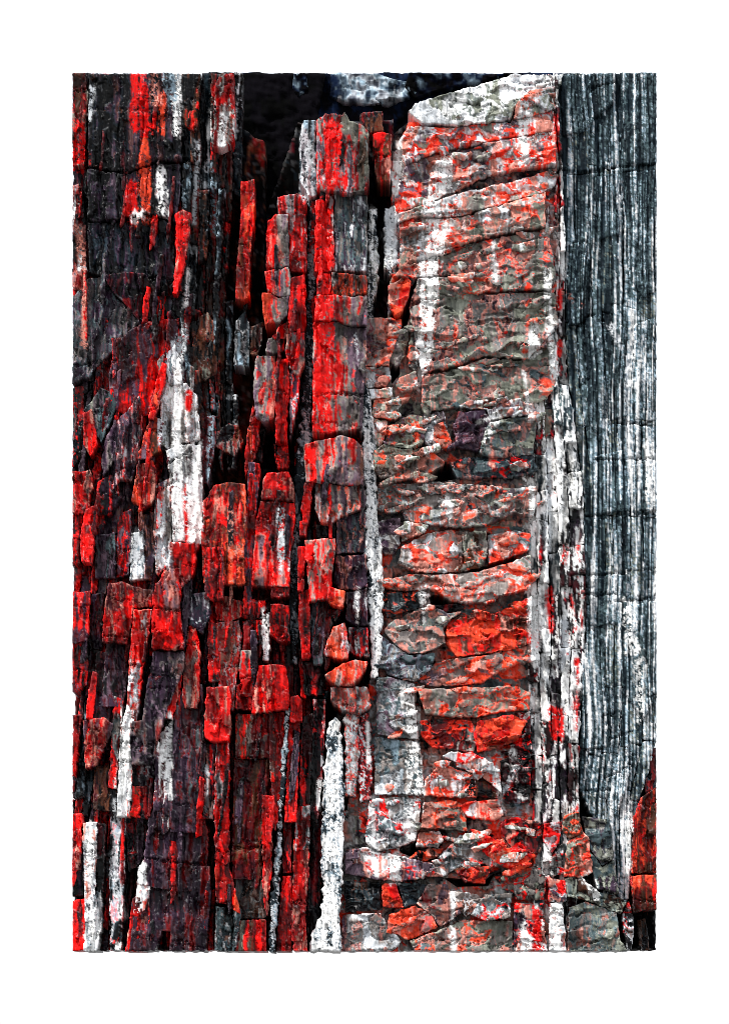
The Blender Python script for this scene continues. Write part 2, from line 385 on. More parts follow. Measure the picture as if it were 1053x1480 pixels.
_seed = [100]
def piece(name, poly, z, rec, mat, parent, kind='v', h=0.0, vb=0.0, tx=0.0, ty=0.0, bev=2.0, back=None, rough=0.65, holes=(), G=1.4):
    """one broken piece of stone: rough outline, relief on its face, side walls running back into the mass"""
    _seed[0] += 1
    r = np.random.RandomState(_seed[0])
    if len(poly) and not isinstance(poly[0], (tuple, list)): poly = [(poly[i], poly[i + 1]) for i in range(0, len(poly), 2)]
    poly = [(min(max(a, LX0), LX1), min(max(b, LY0), LY1)) for a, b in poly]
    poly = roughen(poly, rough, r)
    P = np.array(poly)
    x0, x1, y0, y1 = P[:, 0].min(), P[:, 0].max(), P[:, 1].min(), P[:, 1].max()
    if x1 - x0 < 2.5 or y1 - y0 < 2.5: return None
    xs = np.arange(x0 - G, x1 + 2 * G, G); ys = np.arange(y0 - G, y1 + 2 * G, G)
    gx, gy = np.meshgrid(xs, ys)
    ins = inside(gx, gy, poly)
    d, qx, qy, _, _ = seg_dist(gx, gy, poly, True)
    sd = np.where(ins, d, -d)
    for hp in holes:
        hi = inside(gx, gy, hp); hd, hx, hy, _, _ = seg_dist(gx, gy, hp, True)
        hs = np.where(hi, -hd, hd); m_ = hs < sd
        qx = np.where(m_, hx, qx); qy = np.where(m_, hy, qy); sd = np.minimum(sd, hs)
    ok = sd > -.5 * G
    cell = (ok[:-1, :-1].astype(int) + ok[1:, :-1] + ok[:-1, 1:] + ok[1:, 1:]) == 4
    if cell.sum() < 4: return None
    nx = len(xs)
    idx = np.arange(gx.size).reshape(gx.shape)
    q = np.stack([idx[:-1, :-1][cell], idx[1:, :-1][cell], idx[1:, 1:][cell], idx[:-1, 1:][cell]], 1)  # facing the viewer
    e = np.concatenate([q[:, [0, 1]], q[:, [1, 2]], q[:, [2, 3]], q[:, [3, 0]]])
    key = np.sort(e, 1); kk = key[:, 0].astype(np.int64) * gx.size + key[:, 1]
    _, inv, cnt = np.unique(kk, return_inverse=True, return_counts=True)
    be = e[cnt[inv] == 1]
    bm = np.zeros(gx.size, bool); bm[be.ravel()] = True
    fx, fy, fs = gx.ravel().copy(), gy.ravel().copy(), sd.ravel().copy()
    fx[bm] = qx.ravel()[bm]; fy[bm] = qy.ravel()[bm]; fs[bm] = 0
    used = np.unique(q)
    remap = -np.ones(gx.size, int); remap[used] = np.arange(len(used))
    q = remap[q]; be = remap[be]
    x, y, s = fx[used], fy[used], np.maximum(fs[used], 0)
    u = (x - x0) / (x1 - x0); v = (y - y0) / (y1 - y0)
    cx, cy = (x0 + x1) / 2, (y0 + y1) / 2
    dz = relief(x, y, s, kind, bev, r) + tx * (x - cx) + ty * (y - cy)
    tick = np.zeros(len(x))
    area = len(x) * G * G
    if kind in 'vc':
        for _ in range(int(area / 420 + r.rand())):
            a0 = r.randint(len(x)); ln = 2 + 9 * r.rand() ** 2; an = r.choice([r.uniform(-.5, .5), r.uniform(.3, 1.2), r.uniform(-1.2, -.3), 1.57])
            p0 = (x[a0], y[a0]); pm = (p0[0] + ln * math.cos(an) * .5 + r.randn(), p0[1] + ln * math.sin(an) * .5 + r.randn()); p1 = (p0[0] + ln * math.cos(an), p0[1] + ln * math.sin(an))
            near = np.where((np.abs(x - p0[0]) < 14) & (np.abs(y - p0[1]) < 14))[0]
            d = seg_dist(x[near], y[near], [p0, pm, p1], False)[0]
            m = sstep(1.5, .3, d) * r.uniform(.3, 1)
            tick[near] = np.maximum(tick[near], m); dz[near] += m * r.uniform(-1.2, 1.2)
        for _ in range(int((y1 - y0) / 55 + r.rand() * .8)):
            yc = r.uniform(y0, y1); sl = r.uniform(-.25, .25); xa, xb = sorted((r.uniform(x0, x1), r.uniform(x0, x1)))
            if r.rand() < .6: xa, xb = x0, x1
            d = np.abs(y - yc - sl * (x - cx) - 1.6 * smp(N_fine, x, y, 3, 60) - 2.5 * smp(N_blotch, x, y, 3, 60))
            m = sstep(1.5, .4, d) * (x > xa) * (x < xb)
            dz -= m * r.uniform(1.5, 5)
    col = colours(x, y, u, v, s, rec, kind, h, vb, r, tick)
    if back is None: back = -95 - z
    # walls, two rows deep
    bv = np.unique(be); rm2 = -np.ones(len(used), int); rm2[bv] = np.arange(len(bv))
    n0, nb = len(used), len(bv)
    px = np.concatenate([x, x[bv], x[bv]]); py = np.concatenate([y, y[bv], y[bv]])
    mid = dz[bv] - 6 - 5 * r.rand()
    jit = 1.0 * smp(N_fine, x[bv], y[bv], 9, 300)
    px[n0:n0 + nb] += .5 * jit; py[n0:n0 + nb] += .5 * jit
    pz = np.concatenate([dz, mid, np.full(nb, float(back))])
    a, b = be[:, 0], be[:, 1]
    w1 = np.stack([b, a, n0 + rm2[a], n0 + rm2[b]], 1)
    w2 = np.stack([n0 + rm2[b], n0 + rm2[a], n0 + nb + rm2[a], n0 + nb + rm2[b]], 1)
    Q = np.concatenate([q, w1, w2])
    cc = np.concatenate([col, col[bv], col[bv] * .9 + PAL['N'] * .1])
    o = world_of(cx, cy, z)
    k = (DIST - z / 1000) / DIST if z < -150 else 1.0
    co = np.stack([(px - cx) / 1000 * k, -pz / 1000, -(py - cy) / 1000 * k], 1)
    me = bpy.data.meshes.new(name)
    me.vertices.add(len(co)); me.vertices.foreach_set('co', co.astype(np.float32).ravel())
    me.loops.add(Q.size); me.loops.foreach_set('vertex_index', Q.astype(np.int32).ravel())
    me.polygons.add(len(Q)); me.polygons.foreach_set('loop_start', (np.arange(len(Q)) * 4).astype(np.int32))
    me.update(calc_edges=True)
    at = me.color_attributes.new('mineral', 'FLOAT_COLOR', 'POINT')
    at.data.foreach_set('color', np.concatenate([cc, np.ones((len(cc), 1))], 1).astype(np.float32).ravel())
    me.materials.append(mat)
    ob = bpy.data.objects.new(name, me)
    sc.collection.objects.link(ob)
    ob.location = o
    if parent is not None:
        ob.parent = parent
        ob.location = np.array(o) - np.array(parent_loc(parent))
    return ob

def parent_loc(p):
    l = np.zeros(3)
    while p is not None:
        l += np.array(p.location); p = p.parent
    return l

def stone_mat(name, rough, spec, bump, scale):
    m = bpy.data.materials.new(name); m.use_nodes = True
    t = m.node_tree; b = t.nodes['Principled BSDF']
    at = t.nodes.new('ShaderNodeAttribute'); at.attribute_name = 'mineral'
    tc = t.nodes.new('ShaderNodeTexCoord')
    mp = t.nodes.new('ShaderNodeMapping'); mp.inputs['Scale'].default_value = (1, 1, .12)
    n = t.nodes.new('ShaderNodeTexNoise'); n.inputs['Scale'].default_value = scale; n.inputs['Detail'].default_value = 5; n.inputs['Roughness'].default_value = .65
    t.links.new(tc.outputs['Object'], mp.inputs[0]); t.links.new(mp.outputs[0], n.inputs['Vector'])
    mx = t.nodes.new('ShaderNodeMix'); mx.data_type = 'RGBA'; mx.blend_type = 'MULTIPLY'; mx.inputs[0].default_value = 1
    mr = t.nodes.new('ShaderNodeMapRange'); mr.inputs[1].default_value = .3; mr.inputs[2].default_value = .7; mr.inputs[3].default_value = .72; mr.inputs[4].default_value = 1.2
    t.links.new(n.outputs[0], mr.inputs[0])
    t.links.new(at.outputs['Color'], mx.inputs[6]); t.links.new(mr.outputs[0], mx.inputs[7])
    t.links.new(mx.outputs[2], b.inputs['Base Color'])
    bp = t.nodes.new('ShaderNodeBump'); bp.inputs['Strength'].default_value = bump; bp.inputs['Distance'].default_value = .002
    t.links.new(n.outputs[0], bp.inputs['Height']); t.links.new(bp.outputs[0], b.inputs['Normal'])
    b.inputs['Roughness'].default_value = rough
    b.inputs['Specular IOR Level'].default_value = spec
    return m

M_stone = stone_mat('jasper_stone', .3, .1, .15, 420)
M_agate = stone_mat('agate_stone', .28, .14, .14, 420)
M_bark = stone_mat('silicified_bark', .6, .08, .5, 520)
M_quartz = stone_mat('quartz_crust', .4, .15, .6, 600)
M_dull = stone_mat('dull_stone', .9, .03, .5, 200)

def thing(name, label, cat, px, py):
    o = bpy.data.objects.new(name, None)
    sc.collection.objects.link(o)
    o.empty_display_size = .05
    o.location = world_of(px, py, -100)
    o['label'] = label; o['category'] = cat
    return o

left_mass = thing('splintered_rock', 'dark splintered petrified wood with leaning shards, left of the black upper cleft', 'petrified wood', 240, 860)
shard_mass = thing('shard_cluster', 'deep red and purple upright stone shards with broken flat tops at lower left', 'petrified wood', 280, 1374)
column = thing('stone_column', 'narrow upright column of stacked bright red and grey stone blocks beside the black cleft', 'petrified wood', 460, 1040)
trunk = thing('petrified_trunk', 'pale grey and orange fractured petrified trunk with striped blue-grey bark on its right', 'petrified wood', 700, 1374)
boulder = thing('boulder', 'dark blue-black rock with pale patches behind the top of the trunk', 'rock', 590, 300)
corner = thing('red_boulder', 'rough brown-red rock with a black hollow under it beside the foot of the bark', 'rock', 930, 1374)

# ------------------------------------------------------------------ the solid masses behind the broken faces
piece('core', [105,105,262,105,300,150,385,200,385,480,360,700,300,860,105,870], -84, 'K6N2D1', M_dull, left_mass, back=-140, bev=8, G=4)  # cores coloured near-black to give gaps and voids their shade
piece('core', [105,860,300,850,430,840,455,960,475,1050,500,1374,105,1374], -86, 'K6M2D1', M_dull, shard_mass, back=-140, bev=8, G=4)
piece('core', [362,470,384,300,430,170,570,165,575,400,560,700,540,1040,440,1060,350,860], -88, 'K6M2B1', M_dull, column, back=-140, bev=8, G=4)
piece('core', [540,330,560,190,600,155,700,125,760,106,948,105,948,1160,918,1320,905,1374,490,1374,480,1050], -90, 'K6N1B2', M_dull, trunk, back=-140, bev=8, G=4)
piece('core', [896,1120,948,1100,948,1374,896,1374], -94, 'K8N1', M_dull, corner, back=-140, bev=5)
piece('dark_recess', [300,105,470,105,462,150,452,400,300,400], -190, 'K9', M_dull, boulder, kind='s', back=-150, bev=2, G=3)  # near-black face, the shade of the cleft put into its colour
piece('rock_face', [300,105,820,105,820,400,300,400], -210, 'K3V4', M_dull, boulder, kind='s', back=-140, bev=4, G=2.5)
piece('pale_patch', [478,105,540,105,588,118,592,140,560,152,500,150,476,140], -196, 'V3U3L1.5V2', M_dull, boulder, kind='s', back=-30, bev=5)
piece('pale_patch', [424,105,444,105,446,130,430,142,422,125], -186, 'K4V4U1', M_dull, boulder, kind='s', back=-30, bev=4)
piece('dark_ledge', [590,105,738,105,700,118,640,130,600,142,585,125], -190, 'K6V4U.3', M_dull, boulder, kind='s', back=-30, bev=5)

# ------------------------------------------------------------------ rows of splinters that fill the faces
def lerp_edge(edge, y):
    e = np.array(edge, float)
    return np.interp(y, e[:, 1], e[:, 0])

VOIDS = [[360,105,440,105,455,165,430,280,400,285,384,318,382,400,362,475,362,560,356,640,352,560,364,420,372,300,362,200],
 [296,640,320,610,356,640,356,694,300,692], [290,795,296,838,330,846,420,846,430,862,352,866,300,856,284,838], [600,655,640,655,662,672,660,694,600,696],
 [668,824,745,803,745,812,690,830], [905,1320,948,1320,948,1374,910,1374], [440,160,530,105,600,140,560,190,470,165]]
VOIDS = [[(v[i], v[i + 1]) for i in range(0, len(v), 2)] for v in VOIDS]
def in_void(px, py):
    return any(inside(np.array([px]), np.array([py]), v)[0] for v in VOIDS)

def splinters(name, parent, left, right, wr, lr, zr, recs, mat, kind, lean=0.0, bev=.8, gap=.4, cuts=None, rough=.8, skip=0.0):
    r = random.Random(_seed[0] * 31 + 5)
    y0 = min(p[1] for p in left); y1 = max(p[1] for p in left)
    wid = np.mean([lerp_edge(right, y) - lerp_edge(left, y) for y in np.linspace(y0, y1, 9)])
    s = 0.0
    while s < .995:
        ds = min(r.uniform(*wr) / wid, 1 - s)
        if 1 - s - ds < wr[0] * .6 / wid: ds = 1 - s
        if cuts is None:
            ys = [y0]
            while ys[-1] < y1: ys.append(ys[-1] + r.uniform(*lr))
            ys[0] -= r.uniform(0, lr[0]) * .5
            ys[-1] = y1
        else:
            ys = [y0] + [c(s) + r.uniform(-9, 9) for c in cuts] + [y1]
        ym = (y0 + y1) / 2
        for a, b in zip(ys[:-1], ys[1:]):
            if b - a < 6: continue
            if r.random() < skip: continue
            m = (a + b) / 2
            X = lambda t, yy: lerp_edge(left, yy) * (1 - t) + lerp_edge(right, yy) * t + lean * (yy - ym)
            if in_void(X(s + ds / 2, m), m): continue
            k = r.uniform(-3, 3); k2 = r.uniform(-3, 3)
            n = max(2, int((b - a) / 40))
            L = [(X(s, a + (b - a) * i / n) + gap + r.uniform(-.8, .8), a + (b - a) * i / n) for i in range(n + 1)]
            R = [(X(s + ds, a + (b - a) * i / n) - gap + r.uniform(-.8, .8), a + (b - a) * i / n) for i in range(n + 1)]
            L[0] = (L[0][0], L[0][1] + k); R[0] = (R[0][0], R[0][1] - k)
            L[-1] = (L[-1][0], L[-1][1] - gap + k2); R[-1] = (R[-1][0], R[-1][1] - gap - k2)
            piece(name, L + R[::-1], G=1.7, z=r.uniform(*zr) * 1.15 - 8 if kind != 'b' else r.uniform(*zr), rec=r.choice(recs), mat=mat, parent=parent, kind=kind, bev=bev, rough=rough,
                  tx=r.uniform(-.25, .25) if kind != 'b' else r.uniform(-.08, .08), ty=r.uniform(-.04, .14) if kind != 'b' else 0,
                  h=r.choice([0, 0, .3, -.3]) if kind != 'b' else 0)
        s += ds

splinters('splinter', left_mass, [(105,105),(105,470)], [(264,105),(262,470)], (20,34), (60,130), (-22,-6), ['K6P3D2','K7P3Q.6','P3K5D2R.6'], M_stone, 'v')
splinters('splinter', left_mass, [(264,105),(262,330),(258,430),(268,540),(290,680)], [(384,105),(380,300),(368,420),(362,520),(352,690)], (7,16), (80,240), (-30,4),
          ['K9N3D1','K9B3U.8','N3D2R.5K8','K9D3R1','K9M2','K8N2C.6','B3K7L1','D3N3K6'], M_stone, 'v', skip=.1)
splinters('splinter', left_mass, [(105,465),(105,860)], [(264,465),(300,860)], (7,15), (80,200), (-22,8),
          ['P4D3R2K2','R3D3P3K1','Q3P4K2','K4P3M2','R4D3K2','P3Q3G1D1','K4D3R1'], M_stone, 'v', lean=-.12)
splinters('shard', shard_mass, [(105,850),(105,1375)], [(300,850),(300,1375)], (7,15), (80,240), (-26,4),
          ['P3M3K3R1','K4D3R2','R3D3K3','P4Q1K3D1','K5B2U1','D4R3M2','K6M3'], M_stone, 'v', lean=-.1)
splinters('shard', shard_mass, [(300,852),(300,1375)], [(436,852),(470,1375)], (7,15), (90,260), (-26,4),
          ['D4R2K3M2','K5M4R1','R4D4K1','K4D3N2','D3M3K3'], M_stone, 'v', lean=-.03)
splinters('block', column, [(440,290),(425,620),(425,1010)], [(534,180),(530,620),(536,1010)], (12,22), (45,100), (-34,-10),
          ['K4D3R1','K5B3U1','K5P3','M4K4R1'], M_stone, 'v')
HOLES = [[(598, 652), (618, 655), (641, 667), (655, 672), (662, 692), (640, 696), (598, 694)], [(668, 826), (700, 819), (745, 803), (748, 809), (720, 822), (690, 830)],
         [(618, 858), (640, 860), (664, 872), (668, 881), (640, 879), (622, 872)], [(575, 1218), (600, 1214), (640, 1218), (626, 1238), (600, 1240), (578, 1232)],
         [(640, 1268), (700, 1272), (716, 1260), (706, 1280), (660, 1282)], [(692, 1128), (716, 1136), (722, 1150), (690, 1152), (672, 1146)], [(500, 1278), (612, 1280), (606, 1302), (505, 1312)],
         [(560, 462), (590, 420), (606, 398), (600, 430), (588, 470), (572, 500)], [(562, 540), (575, 500), (578, 540), (566, 556)]]
for fp, fz, frec in [([566,232,590,176,660,176,800,158,806,300,806,430,600,440,566,400], 12, 'K1.2P2G3S2L1O2R1.4Q1'), ([560,430,806,424,806,590,556,600], 13, 'K1.2P2C4G3S2T1O.6'),
                     ([536,590,800,582,776,770,540,760], 11, 'K1.2G3P2T2S2C2O.6'), ([540,752,776,762,772,1000,540,990], 12, 'K1.2O3S2G3T2R1'),
                     ([534,982,772,994,770,1180,500,1180], 11, 'K1.2S2G3L1O2R2T1'), ([492,1172,790,1172,800,1374,490,1374], 10, 'S2G3L1O2R2C2P1K1.2')]:
    piece('slab', fp, fz - 8, frec, M_agate, trunk, 'c', bev=1.0, holes=HOLES, G=1.8)  # recipes darkened so shade in the gaps is put into the colour
splinters('vein_strip', trunk, [(788,110),(790,300),(762,520),(752,700),(758,900),(768,1100),(770,1375)], [(806,110),(816,330),(817,520),(842,700),(848,900),(834,1100),(838,1180),(830,1375)],
          (9,15), (40,110), (6,24), ['W5K3P1R.6','K4P2W3M1','W6L1K3','M2K3W3R1','W4T2B3'], M_agate, 'v')
bark = bpy.data.objects.new('bark', None); sc.collection.objects.link(bark); bark.parent = trunk
bark['label'] = 'finely striped blue-grey and white bark'
bark.location = world_of(880, 1200, -60) - np.array(trunk.location)
splinters('bark_strip', bark, [(805,105),(815,330),(818,520),(842,700),(848,900),(836,1100),(840,1168),(860,1190),(872,1300)], [(948,105),(948,1080),(926,1150),(914,1200),(908,1300)],
          (11,22), (0,0), (-3,2), ['B3T3.4U2L1.4W.8','B3T3.2U1.6L1.6W.9','B3.2T3C1.8U1.4L1.2W.7'], M_bark, 'b', bev=1.2, gap=.15, rough=.45,
          cuts=[lambda s: 245 - 6 * s, lambda s: 462 - 8 * s + 14 * math.sin(9 * s), lambda s: 613, lambda s: 745 - 4 * s, lambda s: 868 - 8 * s, lambda s: 1005 - 20 * s, lambda s: 1092 - 20 * s, lambda s: 1150])

for bp_, bz_ in [([810,108,888,107,884,150,858,172,842,190,813,194], 7), ([818,352,846,349,851,452,838,466,820,470], 8), ([845,458,866,458,874,560,866,640,848,604], 6),
                 ([896,112,948,110,948,236,905,238,893,180], 5), ([905,248,948,246,948,420,930,430,908,400], 4), ([858,660,900,650,908,738,860,744], 5), ([912,672,948,668,948,738,914,738], 6),
                 ([850,836,905,830,902,900,852,905], 4), ([890,880,948,868,948,1000,930,1040,900,1000], 6), ([840,930,872,920,876,1080,842,1082], 5), ([876,1100,905,1090,912,1110,890,1180,872,1150], 5),
                 ([872,480,900,470,905,600,880,608], 4), ([915,470,945,460,947,608,918,606], 5), ([860,255,890,250,893,340,864,345], 5)]:
    piece('bark_plate', bp_, bz_, 'B3T3.4U1.8L1.4W.8', M_bark, bark, 'b', bev=1.4, back=-40, rough=.8, tx=.05)

# ------------------------------------------------------------------ the pieces one can tell apart
HAND = {}
HAND['L'] = (left_mass, 'shard', M_stone, 'v', [
 # poly, z, recipe, h, v, (tilt x, tilt y)
 ([105,105,124,105,128,140,124,190,122,238,105,240], 4, 'N3D3K3R1C1',0,0), ([105,268,118,266,124,330,126,390,124,420,105,415], 2, 'K3D3S1Q2W1',0,0),
 ([128,105,200,105,262,105,262,170,262,230,225,230,184,248,160,246,128,241], 8, 'K8B2P3N1.5Q.5',.15,0), ([128,246,160,249,184,252,224,235,262,235,260,280,254,318,210,306,150,322,128,318], 6, 'K8P3B2Q.5',.1,0),  # slabs here and next blackened: deep upper-left shadow put into the recipes
 ([127,322,160,324,210,310,250,320,252,400,246,455,205,464,184,440,155,398,130,395], 2, 'K8B3P2',0,0), ([150,400,178,392,212,396,226,420,222,455,200,462,182,440,166,425], 7, 'M3K5P2D1',0,0),
 ([105,430,128,400,150,398,165,425,184,445,202,464,190,478,172,500,150,520,130,545,105,556], 6, 'P4T3Q2G1K2',0,0),
 ([160,590,158,540,166,505,186,478,214,464,258,458,252,500,242,530,228,575,214,600,190,604], 8, 'R3D3P3Q1M2',0,0), ([252,308,264,300,276,306,273,345,264,395,256,428,250,425,255,360], 14, 'R6D2S1',0,0),
 ([122,592,146,560,172,568,168,588,158,612,146,640,134,615], 14, 'T4K3Q2C1',0,0), ([120,598,132,590,139,622,140,645,131,659,121,642], 24, 'R6D2S1',0,0),
 ([146,668,152,634,168,604,168,640,162,668,150,690], 18, 'P4Q3G1K1',0,0), ([165,612,186,590,202,570,206,620,200,662,190,694,168,690,163,650], 16, 'P3Q3D2L1R1',0,0),
 ([200,664,210,622,222,600,236,608,232,650,218,662], 22, 'N3O2D3Q2',0,0), ([214,604,220,575,227,545,234,522,241,526,237,556,229,588,222,606], 28, 'R6D3O1',0,0),
 ([190,724,198,671,222,665,227,690,222,722,206,736], 24, 'O3R3D3S2',.2,0), ([232,560,270,554,286,575,289,634,262,640,246,650,232,642], 14, 'G3L3S1W2C1',.1,0),
 ([240,652,262,642,290,642,293,700,291,786,272,786,265,781,250,783,247,700], 18, 'L2G2W3P1D1',0,0), ([224,702,247,690,248,780,244,815,226,832,222,760], 12, 'G3L2S2P2',0,0),
 ([105,682,130,678,135,692,128,742,105,742], 16, 'R5D3S1K1',0,0), ([136,742,142,695,165,685,176,720,158,745], 14, 'P3K3R2Q1',0,0), ([123,736,141,729,137,770,133,815,118,812,116,775], 26, 'R7D2',0,0),
 ([105,744,121,738,115,780,116,815,105,818], 10, 'D4R3K2',0,0), ([138,772,166,768,167,835,138,836], 12, 'P4Q3K3T1',0,0), ([170,745,190,735,190,790,186,832,168,834], 8, 'D3R2P2Q2',0,0),
 ([190,770,206,768,210,836,188,840], 16, 'L3U2K2W2',0,0), ([205,745,224,738,224,800,220,840,210,838], 10, 'P3N3Q2S1',0,0),
 ([308,214,311,122,318,105,337,105,339,150,337,206,325,212], 24, 'R4D2W1N2S1',0,0), ([262,105,290,105,290,130,284,190,262,180], 2, 'K6N3R.6',0,0),
 ([340,432,341,390,347,330,348,262,368,258,367,312,362,370,360,430,350,436], 12, 'O3R4D3N1',0,0), ([338,528,340,464,355,450,361,470,360,530], 4, 'B3L2K3U2',0,0),
 ([362,512,362,472,381,464,377,500,372,516], 2, 'N3K3G2D1',0,0), ([354,690,354,660,358,620,365,586,377,590,374,642,366,666], 22, 'R5D3O1',0,0),
 ([286,642,296,600,312,600,312,640,300,700,292,700], 4, 'M4D3K3',0,0), ([105,560,120,556,122,600,118,660,105,676], 2, 'K4B3R2D2',0,0), ([300,636,330,610,345,615,352,640,340,660,318,650], -2, 'K5G1D2N1',0,0),
 ([228,520,250,500,262,520,264,556,240,560,232,556], 12, 'G2L3P2T1',0,0), ([270,470,300,450,318,480,314,540,290,552,270,540], -6, 'K4N4D1C1',0,0),
])
